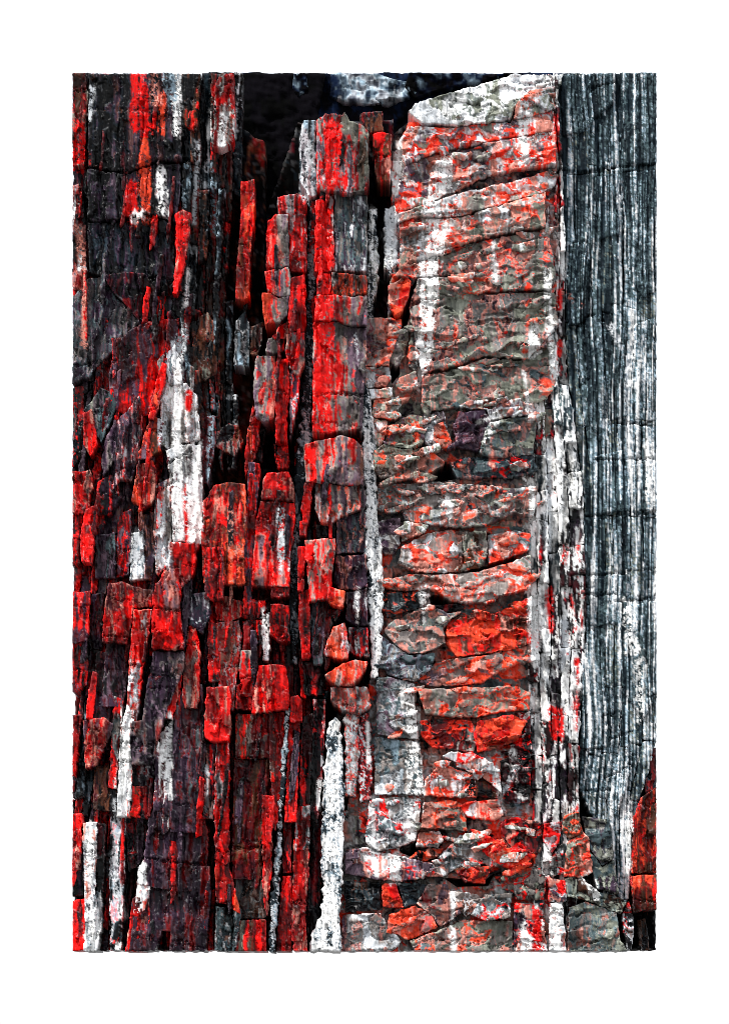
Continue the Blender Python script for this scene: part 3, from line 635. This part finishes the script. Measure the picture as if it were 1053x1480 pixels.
HAND['S'] = (shard_mass, 'shard', M_stone, 'v', [
 ([150,900,152,870,158,842,175,840,196,848,221,852,219,876,194,879,186,902], 34, 'R3D4S1M2',.1,0), ([185,1002,187,950,190,910,194,881,219,880,213,930,207,962,201,1002], 38, 'R5S1D2L1',0,0),
 ([152,950,156,904,187,904,187,950,180,985,150,985], 20, 'P4M3Q2K2',0,0),
 ([220,936,221,860,225,845,233,835,239,815,245,800,246,784,287,785,283,800,279,830,262,850,260,880,263,906,266,938], 52, 'R5D4S.6Q1',0,0),
 ([261,852,278,830,276,872,268,908,262,890], 40, 'Q4P4K1',0,0), ([206,1040,212,990,222,941,266,941,266,962,250,1004,240,1032,228,1070,222,1104,190,1104,188,1042], 48, 'P4K3Q2G1D1',0,.25),
 ([238,1008,246,966,265,945,263,982,252,1010], 44, 'R6D2S1',0,0), ([268,950,270,922,273,902,283,906,289,940,291,966,288,986,270,986,266,970], 38, 'R4S2D2G1',0,0),
 ([250,1160,252,1062,256,1012,269,989,292,989,297,1040,297,1090,286,1160], 36, 'P4Q3D2T1',0,0), ([232,1060,250,1040,252,1100,250,1155,232,1158,226,1120], 40, 'P3Q2D2W1',0,0),
 ([216,1182,236,1152,288,1157,300,1200,302,1247,260,1246,206,1237], 34, 'P5Q2M2D1',0,0), ([206,1242,260,1250,302,1252,304,1300,297,1374,246,1374,246,1345,234,1345,224,1374,188,1374,196,1300], 34, 'P5M2Q2D2',0,0),
 ([275,858,300,855,306,885,293,916,272,902], 30, 'P3B3Q2L1',0,0), ([302,862,318,860,320,950,316,985,302,985,300,920], 30, 'R5D3K1',0,0),
 ([105,856,130,853,128,902,105,906], 30, 'R4D3P2M2',0,0), ([130,860,150,856,148,935,130,940], 10, 'K4M3P3',0,0), ([105,910,128,909,127,962,105,972], 24, 'K3D3R3Q1',0,0),
 ([124,1042,128,1002,134,970,140,972,139,1002,132,1042], 26, 'R6D3',0,0), ([139,942,165,942,163,1042,136,1040], 18, 'P4M2K3D1',0,0), ([105,1034,118,1032,113,1082,109,1122,105,1122], 24, 'R6D2',0,0),
 ([120,1042,150,1036,164,1046,160,1062,140,1082,125,1088], 30, 'R3S2D3Q1',0,0), ([163,1042,165,1006,177,1010,174,1062,170,1098,160,1096], 26, 'R3D3T2G1',0,0), ([136,1106,170,1104,170,1152,137,1148], 16, 'K4N4M1',0,0),
 ([172,1138,174,1060,182,1026,194,1026,192,1062,190,1138], 40, 'W5L2S1R1',0,0), ([172,1165,173,1137,215,1136,223,1162,214,1184,190,1180], 34, 'D3K4R2N1',0,0), ([192,1104,222,1106,220,1136,192,1136], 26, 'P3L1D2K3',0,0),
 ([120,1190,140,1188,140,1288,126,1290], 34, 'S2L3P2W2',0,0), ([140,1190,152,1190,150,1290,141,1290], 24, 'K6M3',0,0), ([105,1176,118,1175,120,1230,105,1233], 26, 'R5D3S1',0,0), ([105,1234,120,1234,124,1292,105,1296], 18, 'K5B3P2',0,0),
 ([126,1290,146,1286,148,1330,144,1374,124,1374], 32, 'W3L3U2B2',0,0), ([105,1302,124,1298,124,1374,105,1374], 28, 'R6D2K1',0,0), ([160,1165,182,1155,180,1260,176,1374,160,1374,158,1260], 18, 'K3B3L2R1U1',0,0),
 ([184,1374,192,1298,214,1290,217,1330,210,1374], 38, 'R4D3P2S1',0,0), ([196,1296,200,1254,212,1240,218,1262,216,1290], 38, 'W4L2S1R1',0,0), ([182,1190,214,1186,208,1236,200,1250,186,1260], 12, 'K5M3D1',0,0),
 # middle run
 ([292,726,309,701,330,697,354,700,357,760,352,792,354,846,294,842,291,780,294,748], 40, 'S1R3D3N2O2',.25,0), ([297,790,323,790,325,842,297,842], 50, 'D4R3M2',0,0),
 ([355,846,353,770,357,720,359,668,375,669,377,680,371,730,368,775,365,846], 34, 'D3R3Q2P2',0,.2), ([380,692,386,683,417,681,424,700,425,724,378,722], 44, 'R6D3S1',0,0),
 ([370,752,376,724,425,727,426,742,423,782,420,792,418,848,364,846,366,800], 40, 'D3R5S1Q1',-.1,0), ([334,834,360,833,360,847,336,848], 34, 'N4D3K2',0,0), ([392,843,418,840,418,862,392,864], 40, 'D4R2K2',0,0),
 ([389,915,391,873,418,875,418,926,404,927], 44, 'D4R3K2',0,0), ([312,860,330,862,352,870,350,891,330,898,312,895], 30, 'R4D3S2K1',0,0), ([350,893,352,866,383,868,384,891,362,897], 28, 'R3D4K2',0,0),
 ([314,899,345,896,350,920,346,950,340,986,322,986,313,950], 34, 'S2R4L1D2',0,0), ([351,898,380,894,381,926,376,950,352,946], 30, 'D5K3R2',0,0), ([380,885,390,884,389,955,380,955], 30, 'L3K3D2W1',0,0),
 ([346,962,348,940,364,940,371,966,370,986,350,985], 48, 'G2R6D1',0,.6), ([363,1030,368,992,375,963,395,960,412,963,417,1000,416,1025,390,1028], 56, 'R6D3S1',0,0), ([341,1025,342,990,365,990,363,1026], 40, 'D6R2',0,0),
 ([296,1066,296,1030,298,993,330,991,334,1010,332,1062,330,1071,310,1073], 56, 'R8D1S.5',0,0), ([312,1074,331,1073,332,1120,330,1152,312,1152], 36, 'D4R4L1K1',0,0), ([298,1076,311,1076,311,1150,296,1150], 30, 'L2S2K2P2R1',0,0),
 ([340,1096,341,1032,394,1032,398,1078,393,1096], 34, 'D4M2G1N2R1',0,0), ([338,1228,339,1098,392,1098,384,1160,380,1228], 32, 'N4D3M3K1',0,0), ([334,1326,337,1230,380,1230,382,1300,384,1326,350,1328], 28, 'K3N3G2T2M1',0,0),
 ([396,1030,412,1030,408,1110,402,1160,394,1150,394,1090], 40, 'R5D4',0,0), ([420,1008,430,1005,437,1012,437,1029,420,1031], 46, 'R7D2',0,0), ([418,1034,434,1032,431,1146,414,1146], 36, 'R5D3K1',0,0),
 ([436,1034,452,1030,450,1150,434,1150], 20, 'M4K4R1',0,0), ([452,1010,470,1010,468,1100,462,1150,452,1140], 16, 'K6M2R1L.5',0,0),
 ([379,1150,396,1150,396,1186,390,1202,380,1196], 48, 'R8D1',0,0), ([380,1202,394,1200,393,1260,386,1324,380,1300], 38, 'R4D4S1',0,0), ([311,1154,331,1154,332,1244,326,1250,310,1240], 40, 'R5D4',0,0),
 ([310,1244,330,1246,345,1308,348,1321,330,1308,312,1304], 42, 'D4R4O1',0,.2), ([312,1310,335,1312,348,1322,344,1374,310,1374], 38, 'K3T3B2N1L.5',0,0), ([345,1331,384,1329,386,1374,342,1374], 44, 'C1N2D3R4',.6,0),
 ([409,1166,421,1164,421,1260,409,1262], 30, 'D4M4R1',0,0), ([408,1266,422,1266,424,1374,402,1374], 34, 'R4D4M1',0,0), ([424,1212,447,1208,446,1260,440,1318,424,1318], 38, 'R5D3S1',0,0), ([428,1166,448,1164,448,1206,428,1210], 34, 'D3R3L2K1',0,0),
 ([424,1322,440,1320,444,1374,424,1374], 40, 'R5S2D2',0,0), ([448,1160,465,1158,464,1260,462,1320,448,1320], 10, 'K5M4D1',0,0),
])
HAND['C'] = (column, 'block', M_stone, 'v', [
 ([458,172,470,163,498,162,505,175,521,178,532,190,532,262,530,276,505,280,472,277,458,272], 42, 'Q2L1D1R4G3C2N1',.55,0), ([432,200,438,172,456,172,457,284,446,286,434,262], 18, 'B3L3K2U2',0,0),
 ([539,193,552,190,566,194,564,262,545,263,541,240], 22, 'R3N4D2S1',0,0), ([520,162,552,160,554,190,534,192,522,180], -20, 'N4K4D1',0,0),
 ([456,288,482,281,483,392,455,393], 32, 'R4D3S.6L.6',.1,0), ([484,281,530,282,530,392,484,391], 28, 'G2T4P3L1',0,0), ([458,398,477,394,479,424,458,428], 40, 'R6D3',0,0), ([479,394,500,395,530,399,530,424,500,427,480,425], 46, 'N3O3D2G1K1',0,0),
 ([455,464,456,428,480,426,505,428,530,427,530,470,507,470,486,463], 50, 'R4S1G4Q2',.6,0), ([453,467,486,465,507,472,529,472,528,540,525,570,523,618,500,621,478,627,452,626], 48, 'R4S.6G5Q3',.62,0),
 ([440,660,440,642,466,636,492,630,510,634,522,645,525,668,524,699,504,701,478,697,443,696], 52, 'R4S1G3Q3N1',.55,0), ([455,735,457,698,480,700,505,704,524,692,529,720,527,734,505,741,488,749,478,757,462,753], 46, 'Q3G4S1O2L1',-.2,.2),
 ([436,757,436,730,440,698,453,697,450,725,446,757], 44, 'R6D3',0,0), ([456,757,478,758,487,752,484,776,458,777], 20, 'T3B3K3G1',0,0), ([440,780,484,779,485,787,479,830,476,866,448,869,444,830], 54, 'R4S1G3R2',.35,0),
 ([429,852,431,790,441,790,440,830,438,855], 46, 'R6D3',0,0), ([433,753,443,753,442,774,433,773], 40, 'R5D3',0,0), ([487,754,505,743,528,738,528,770,528,798,486,800], 30, 'P4T2K2S1Q2',0,0), ([486,803,528,801,531,848,515,853,490,850,482,842], 32, 'P5M2Q1S1K1',0,0),
 ([472,866,475,848,498,854,497,878,480,874], 58, 'R4O4S1',0,0), ([500,856,530,850,532,903,515,905,500,896], 34, 'P4M3Q2L1',0,0), ([468,945,473,925,482,906,498,900,504,930,503,951,490,952], 52, 'O4S3R2L1',0,0), ([504,906,531,906,533,948,515,948,505,940], 40, 'P3R3M2L1',0,.2),
 ([470,975,490,962,512,953,531,956,523,975,510,989,490,991,478,985], 54, 'O4R2S2G1',0,0), ([478,993,530,993,536,1020,520,1032,495,1026,478,1012], 48, 'L2S3R2G2O1',0,0), ([431,900,432,857,446,851,449,900,447,952,436,952], 38, 'R5D3K1',0,0),
 ([449,869,470,863,470,900,466,960,452,960,449,910], 30, 'T3Q3P2U1K1',0,0), ([470,880,496,880,480,904,470,930,466,905], 28, 'K3G2R2P2',0,0), ([436,956,452,956,466,965,468,1004,440,1004], 12, 'K5M3R1',0,0),
 ([402,330,401,283,430,280,442,287,443,392,418,392,418,345], 36, 'L1R4D5',.1,.2), ([385,388,386,320,398,308,416,310,417,384,400,387], 44, 'R4S1G4Q1',.6,0), ([383,392,416,386,420,400,419,426,402,428,386,420], 46, 'R3S1Q3G3',.6,0),
 ([379,424,390,424,402,430,417,428,415,455,405,466,384,468,380,448], 46, 'O3R2G4Q1',.65,0), ([416,457,420,403,441,395,442,470,438,479,420,479], 42, 'R8D2',0,0), ([394,486,405,470,417,463,420,480,414,487,398,491], 38, 'R6D2S1',0,0),
 ([383,508,388,489,400,485,411,491,411,506,398,512], 34, 'G4Q2R2',.3,0), ([412,506,413,482,440,480,440,520,430,542,418,530], 40, 'R4Q2G2S1',.3,0), ([398,640,398,590,400,521,416,518,418,560,415,600,415,640], 38, 'R8D2',0,0),
 ([366,572,368,522,372,514,398,513,400,560,396,602,384,612,370,602], 36, 'S1R2G4Q2',-.2,0), ([419,640,418,540,432,516,432,575,425,610], 30, 'Q3L1R3P2',0,0), ([396,642,416,642,418,676,400,678], 20, 'D4R3K2',0,0),
 ([360,660,378,610,384,616,378,668,366,668], 6, 'K6M2',0,0),
])
QUARTZ = [
 (column, [444,400,446,290,457,290,457,400,456,500,451,560,450,640,440,700,436,740,432,800,430,900,430,960,420,960,419,880,421,800,424,730,428,660,436,600,440,520], 2, 'B4K4U2L1.5'),
 (trunk, [524,556,536,575,541,620,545,680,544,720,545,750,552,800,553,860,551,930,547,976,536,978,536,940,533,880,531,830,527,770,527,700,524,640,520,590], 40, 'B1.6L2W6'),
 (trunk, [475,1045,484,1038,491,1045,495,1080,497,1160,495,1260,491,1300,491,1374,447,1374,452,1345,464,1325,466,1290,464,1240,466,1160,470,1100,472,1060], 46, 'B1.3U1L1.5W6'),
 (shard_mass, [413,1024,419,1024,415,1080,413,1130,409,1160,407,1210,405,1260,401,1320,397,1374,388,1374,391,1310,396,1250,401,1180,404,1130,408,1080], 42, 'B4K2L3U2'),
 (column, [531,300,545,300,548,400,540,450,545,520,530,530,528,440,532,380], 4, 'B3K2L3C2'),
 (trunk, [556,300,574,300,574,380,562,398,555,380], 16, 'L4B3W2C1'),
 (trunk, [520,1035,534,1030,538,1100,536,1150,520,1160,516,1100], 34, 'M3D3R2L2'),
 (trunk, [497,1036,518,1030,518,1100,514,1150,499,1150], 40, 'L3G2R2S2P1'),
]
HAND['T'] = (trunk, 'slab', M_agate, 'c', [
 ([590,162,600,149,640,136,680,123,720,112,742,105,814,105,810,120,790,126,765,130,746,150,738,172,700,180,650,183,610,180], 6, 'L3W3T1C2',0,0,0,.35), ([576,205,590,182,650,184,740,174,770,166,800,158,802,189,740,196,690,208,640,216,586,236], 18, 'O3R3S2L2Q2C1',0,0),
 ([572,305,570,280,580,250,586,238,640,219,700,208,745,199,802,191,802,240,740,246,690,258,660,275,620,290], 24, 'S3L2R3G2Q2O2',0,0), ([575,322,576,308,625,292,665,279,700,270,740,262,790,246,806,250,800,268,780,279,740,290,700,302,670,311,610,311], 30, 'L3S3G2O2R1C1',0,0),
 ([577,388,578,332,610,314,670,313,740,292,786,281,787,330,735,336,700,343,665,354,620,369], 34, 'C2S3G3L1O2R1',0,0), ([598,400,600,373,660,357,700,346,735,340,790,333,802,400,796,420,740,421,690,420,655,396,633,395], 28, 'C2G3T2S3R1O1P1',0,0),
 ([600,500,592,442,604,402,640,398,655,398,690,423,740,424,800,423,806,470,762,519,700,513,660,528,610,538], 34, 'C4G3T2S2O1P1K.6',-.1,0), ([610,542,660,534,700,517,752,521,800,480,802,560,780,580,740,582,705,580,660,590,610,594], 30, 'C5G2S2T2O.7',0,0),
 ([742,172,746,150,768,130,802,124,803,156,770,166], 22, 'S3L3C2O1',0,0),
 ([575,300,598,312,600,332,578,345], 20, 'O3R2S2G1',0,0), ([562,440,560,415,580,395,594,405,590,430,578,455,570,458], 26, 'O4R3G1S1',0,0), ([525,530,527,462,540,458,580,460,578,480,565,515,562,528], 30, 'S3G3O2D1Q1',.1,0),
 ([555,516,568,490,572,470,590,480,585,515,572,530], 24, 'G4Q2C2N1',0,0), ([590,500,597,475,607,470,608,500,600,535,590,530], 22, 'G2K3O2C1',0,0), ([560,420,566,400,578,388,584,400,572,425], 34, 'S3O3C1',0,0),
 ([523,546,527,530,562,530,565,545,558,557,530,560], 34, 'S3L3G2R.6',0,0), ([572,558,576,545,601,535,603,560,580,567], 30, 'O2S2G3C1',0,0), ([533,562,566,560,567,573,536,576], 36, 'L3S2C2',0,0), ([538,602,540,577,576,572,580,586,560,606], 32, 'S3C3O1L1',0,0),
 ([536,645,540,606,560,608,555,636,545,650], 30, 'C3S2L2N1R.5',0,0), ([556,640,565,616,590,599,610,600,612,640,600,648,570,647], 44, 'C4O2N2Q1',.3,0), ([612,598,640,594,646,620,640,650,622,646,613,640], 34, 'G3Q3L2T1',0,0), ([626,636,627,616,640,609,650,630,656,648,640,649], 44, 'O4S3N1',0,0),
 ([660,596,700,592,706,610,700,640,690,652,660,646,655,620], 40, 'P5M1Q3D.7',0,0), ([662,588,680,577,720,577,770,582,776,600,740,600,708,605,703,592], 38, 'S2Q2L3C2D1',0,0), ([704,612,745,602,776,602,770,655,740,660,710,662,692,654], 34, 'C3T3G2P1S1',0,0),
 ([540,680,540,652,555,641,580,649,615,646,628,655,642,668,620,682,600,690,575,694,550,691], 56, 'C3N2G3O2S2',.1,.2), ([650,668,672,661,715,660,770,657,776,680,735,691,715,688,690,693,660,690], 24, 'B3T3P2R1.5S1',0,0),
 ([545,735,546,697,590,698,620,694,700,701,745,706,776,702,770,745,740,741,700,760,660,762,620,758,585,752,580,736], 40, 'G3S2T2O1.5L1C2P1',0,0), ([580,782,584,753,618,759,612,770,590,778], 48, 'S3C3L1',0,0), ([548,782,546,752,578,747,578,785,570,800,555,800], 38, 'Q3P3G2L1',0,0),
 ([575,815,580,790,612,773,640,765,668,766,668,825,640,828,600,826], 40, 'S3O2G3L1R1',0,0), ([668,768,702,768,704,800,700,818,670,825], 46, 'O1N3G3C2K1',.5,0), ([705,772,745,766,766,771,766,795,740,803,706,815], 40, 'R2O3S2L2T1',0,0),
 ([552,848,556,836,600,829,630,831,660,829,690,826,735,813,766,801,766,850,735,859,690,872,655,868,620,850,590,853], 48, 'G3S3O3L1R1C1',.25,0), ([552,880,553,856,605,856,616,870,600,880,580,885,560,892], 26, 'K3B3O1.5T1',.1,0), ([620,880,630,874,665,872,670,880,650,884], 10, 'K6D1',0,0),  # last slab is black, painted shade inside a hole
 ([555,910,566,898,600,881,625,876,650,886,668,884,650,895,640,910,644,930,620,942,590,945,570,930], 40, 'G3S3T2C1P1',0,0), ([645,930,645,897,670,887,710,887,740,876,768,861,766,930,740,938,700,944,660,949], 44, 'O5R3N2K1S.6',.2,0), ([550,960,550,915,570,932,590,947,628,944,624,965,600,985,560,975], 34, 'T3Q3U2G2B1',0,0),
 ([606,985,630,957,660,951,700,947,740,938,768,932,766,954,720,970,700,985,670,990,620,990], 44, 'O4G2S2R1Q1',0,0), ([543,980,560,978,600,988,602,1040,604,1068,570,1065,545,1060], 34, 'G3T3L1Q2',.1,0), ([604,996,640,995,670,995,745,990,766,1000,763,1025,720,1029,690,1036,655,1036,615,1031], 42, 'O3S2C2G2R1',0,0),
 ([542,1148,541,1064,575,1069,605,1072,610,1100,612,1148], 34, 'U1T3G3B1.5L1',.1,0), ([608,1062,607,1040,640,1039,680,1041,690,1060,684,1086,670,1085,625,1080], 22, 'R3D2K2O2G1',0,0), ([684,1062,690,1042,740,1032,762,1042,746,1070,720,1082,690,1086], 38, 'O5D2R2N1',0,0),
 ([612,1150,614,1127,640,1100,656,1110,690,1121,688,1152], 42, 'S3R2O3L2N1',0,0), ([656,1094,722,1112,724,1146,696,1122,660,1108], 46, 'L3S2R2O2',0,0), ([638,1092,652,1086,682,1087,712,1102,716,1120,690,1115,660,1102], 54, 'L3R3S2W1',0,0), ([668,1150,680,1125,700,1126,722,1144,718,1154], 30, 'K4N2D1',0,0),
 ([528,1216,534,1156,570,1152,608,1154,605,1190,600,1214,575,1224,545,1230], 36, 'G2L2R2T2Q1W1',0,0), ([608,1196,612,1160,650,1156,668,1162,675,1200,640,1198], 46, 'S3O3G2C1',.2,0), ([664,1164,676,1158,720,1156,727,1178,715,1186,675,1180], 50, 'S3R3L1O1',0,0),
 ([600,1222,606,1202,635,1201,641,1215,632,1226], 42, 'S3L1O2G1',0,0), ([590,1240,605,1228,640,1224,636,1236,612,1246], 28, 'O3K2S1',0,0), ([498,1262,500,1228,530,1224,546,1232,580,1237,612,1246,625,1248,612,1270,580,1273,540,1270], 48, 'Q3P2S2R2L2G1',.2,0),
 ([614,1266,640,1232,666,1206,690,1214,720,1236,738,1250,706,1254,700,1248,665,1252,640,1266], 44, 'G3L2T2S1R1',.2,0), ([680,1198,700,1204,745,1234,762,1250,746,1260,715,1246,692,1226], 58, 'R5O3S1',0,0), ([652,1254,680,1250,708,1254,700,1277,672,1274], 46, 'D3O2N2R2',0,.3),
 ([497,1274,550,1275,552,1315,500,1318], 22, 'K5B2T1N1',0,0), ([552,1278,572,1275,583,1312,553,1310], 38, 'R4O4D1',0,0), ([574,1275,616,1278,613,1304,584,1312], 20, 'B4K4T1',0,0), ([602,1306,618,1278,645,1278,655,1300,666,1320,645,1334,636,1340,626,1326], 40, 'Q2S3G3D1',0,0),
 ([560,1342,562,1322,600,1309,622,1322,632,1340,600,1355,588,1358], 46, 'O5S2R1G1',0,0), ([648,1288,690,1292,700,1310,672,1324,664,1316], 34, 'G3L1N2S1',0,0), ([680,1322,700,1292,740,1291,736,1326,700,1331], 42, 'G3T2R2L1K1',0,0), ([600,1374,592,1360,635,1344,670,1329,740,1332,742,1374], 40, 'C3G3O2S2T1',.2,0),
 ([490,1374,496,1322,550,1320,562,1342,580,1360,566,1374], 38, 'L3G3T2S1P1',0,0), ([742,1030,765,1028,768,1090,745,1120,735,1100], 14, 'K4M3R2W1',0,0), ([722,1100,745,1090,768,1100,765,1160,728,1160], 8, 'K5M3R1W.6',0,0),
 ([720,1190,745,1180,785,1190,782,1230,760,1248,735,1230], 30, 'D3R3K3S1',0,0), ([740,1262,775,1250,790,1268,785,1300,745,1300], 34, 'G3K2R2C2',0,0), ([742,1305,785,1305,775,1340,745,1374,742,1374], 38, 'P3R3G2S1',0,0), ([748,1345,770,1325,786,1330,790,1374,745,1374], 42, 'W2R3D2S1',0,0),
 ([785,1216,786,1190,812,1187,808,1216,798,1232], 46, 'R5L2D2',0,0), ([812,1200,815,1176,836,1173,841,1205,822,1212], 40, 'N3O3C2',0,0), ([814,1266,820,1217,841,1202,850,1210,856,1260,840,1268], 42, 'S2O2N3R2C1',0,0), ([846,1205,842,1180,880,1184,886,1240,870,1252,852,1225], 34, 'T4P2C2K2',0,0),
 ([850,1228,870,1254,886,1243,894,1292,862,1284], 30, 'T3C2K2P1',0,0), ([794,1235,812,1216,814,1262,796,1268], 32, 'G2K3R2L1',0,0), ([815,1270,840,1268,860,1286,906,1302,896,1322,850,1302,820,1296], 44, 'N2K3C3T1',0,0), ([820,1374,822,1312,846,1303,890,1318,896,1360,906,1374], 42, 'C3T4G2K1S.5',0,0), ([793,1374,794,1306,812,1303,818,1374], 44, 'W4L2S1R1',0,0),
 ([790,1262,796,1270,818,1272,818,1302,792,1304], 38, 'R4S2P2L1',0,0), ([898,1325,908,1302,916,1330,912,1374,905,1372], 22, 'K4R2L2N1',0,0), ([745,205,768,200,775,230,750,240], 36, 'W3L2S1G1',0,0), ([735,415,770,412,795,430,790,470,755,490,738,460], 28, 'P4N3M3K2',0,0),
 ([745,350,775,342,790,360,785,395,755,405], 38, 'N2S2O2G3Q2',0,0), ([730,470,745,500,735,520,712,500,716,480], 40, 'C2S2G2R1',0,0), ([650,395,690,395,712,400,712,415,690,425,668,420], 44, 'S3C3O2',0,0),
])
HAND['R'] = (corner, 'slab', M_stone, 'v', [
 ([912,1250,914,1180,926,1152,949,1136,949,1240,948,1262,912,1262], 8, 'N3D3O2K2R1',0,0), ([912,1266,948,1264,948,1315,914,1318], 18, 'O2D3N4R1',0,.2), ([920,1330,932,1326,938,1374,928,1374], -40, 'K5N3G.6',0,0), ([934,1082,949,1080,949,1140,932,1146], 2, 'D4M3K2B1',0,0),
])
PLACED = []
for key in HAND:
    par, nm, mat, kind, rows = HAND[key]
    for row in rows:
        poly, z, rec, h, vb = row[:5]
        tl = row[5:] if len(row) > 5 else (random.uniform(-.18, .18), random.uniform(.02, .22) if kind == 'c' else random.uniform(-.02, .16))
        if key == 'S' and len(row) == 5 and random.random() < .6:
            yt, yb = min(poly[1::2]), max(poly[1::2])
            ext = min(.45 * (yb - yt), 42)
            poly = list(poly)
            for i_ in range(0, len(poly), 2):
                if poly[i_ + 1] > yb - .3 * (yb - yt):
                    poly[i_ + 1] += ext; poly[i_] -= .07 * ext
            z -= 2
        z = 27 + (z - 36) * .38 if kind == 'c' else z * 1.3 - 6
        PLACED.append((poly, z, rec, par, nm, mat, kind))
        piece(nm, poly, z, rec, mat, par, kind, h=h, vb=vb, tx=tl[0], ty=tl[1], bev=.9 if kind == 'c' else .6)
for par, poly, z, rec in QUARTZ:
    qv = piece('quartz_vein', poly, z * (.9 if par is trunk else 1.2) - 4, rec, M_quartz, par, 'q', bev=2.0, rough=1.6)
    qv['label'] = 'speckled white and blue-black crystalline vein'

# thin shells and flakes lying on the slabs of the trunk, slivers on the shards
fr = random.Random(21)
def top_piece(px, py):
    best = None
    for q in PLACED:
        pts = [(q[0][i], q[0][i + 1]) for i in range(0, len(q[0]), 2)]
        if px < min(q[0][0::2]) or px > max(q[0][0::2]) or py < min(q[0][1::2]) or py > max(q[0][1::2]): continue
        if inside(np.array([px]), np.array([py]), pts)[0] and (best is None or q[1] > best[1]): best = q
    return best
n_fl = 0
for _ in range(900):
    if n_fl >= 170: break
    px, py = fr.uniform(560, 790), fr.uniform(185, 1360)
    b = top_piece(px, py)
    if b is None or b[3] is not trunk: continue
    w, hgt, sl = fr.uniform(7, 26), fr.uniform(3, 9), fr.uniform(-.4, .2)
    n = fr.choice([5, 6, 7])
    ph = fr.uniform(0, 6)
    pts = []
    for i in range(n):
        a = 2 * math.pi * i / n + ph
        rr = fr.uniform(.7, 1.15)
        cxx, cyy = math.cos(a) * w * rr, math.sin(a) * hgt * rr * (1.3 if math.sin(a) > 0 else .7)
        pts.append((px + cxx, py + cyy + sl * cxx))
    rec = fr.choice(['S3L2C2', 'O3S2G1', 'G3C3L1', b[2], b[2], b[2], b[2], b[2]])
    piece('flake', pts, b[1] + fr.uniform(2, 9), rec, M_agate, trunk, 'c', bev=1.6, tx=fr.uniform(-.2, .2), ty=fr.uniform(-.1, .45), back=-30)
    n_fl += 1
n_sl = 0
for _ in range(1500):
    if n_sl >= 110: break
    px, py = fr.uniform(108, 530), fr.uniform(110, 1360)
    b = top_piece(px, py)
    if b is None or b[3] is trunk: continue
    w, hgt, sl = fr.uniform(1.8, 5), fr.uniform(14, 60), fr.uniform(-.14, .04)
    if b[1] > 55 or any(top_piece(px - k_ * sl * hgt, py - k_ * hgt * 1.1) is None or top_piece(px - k_ * sl * hgt, py - k_ * hgt * 1.1)[3] is not b[3] for k_ in (-1, 1)): continue
    pts = [(px - w + sl * hgt + fr.uniform(-1, 1), py + hgt), (px - w - fr.uniform(-2, 2), py), (px - w * .7 - sl * hgt, py - hgt), (px + w * .8 - sl * hgt, py - hgt + fr.uniform(-5, 5)), (px + w, py + fr.uniform(-5, 5)), (px + w * fr.uniform(.2, 1) + sl * hgt, py + hgt * fr.uniform(.7, 1.1))]
    rec = fr.choice([b[2], b[2], 'R4D3', 'D4M3K1', 'P3Q2K2', 'K4M2'])
    piece('sliver', pts, b[1] + fr.uniform(2, 8), rec, M_stone, b[3], 'v', bev=1.2, tx=fr.uniform(-.4, .4), ty=fr.uniform(-.1, .1), back=-30)
    n_sl += 1
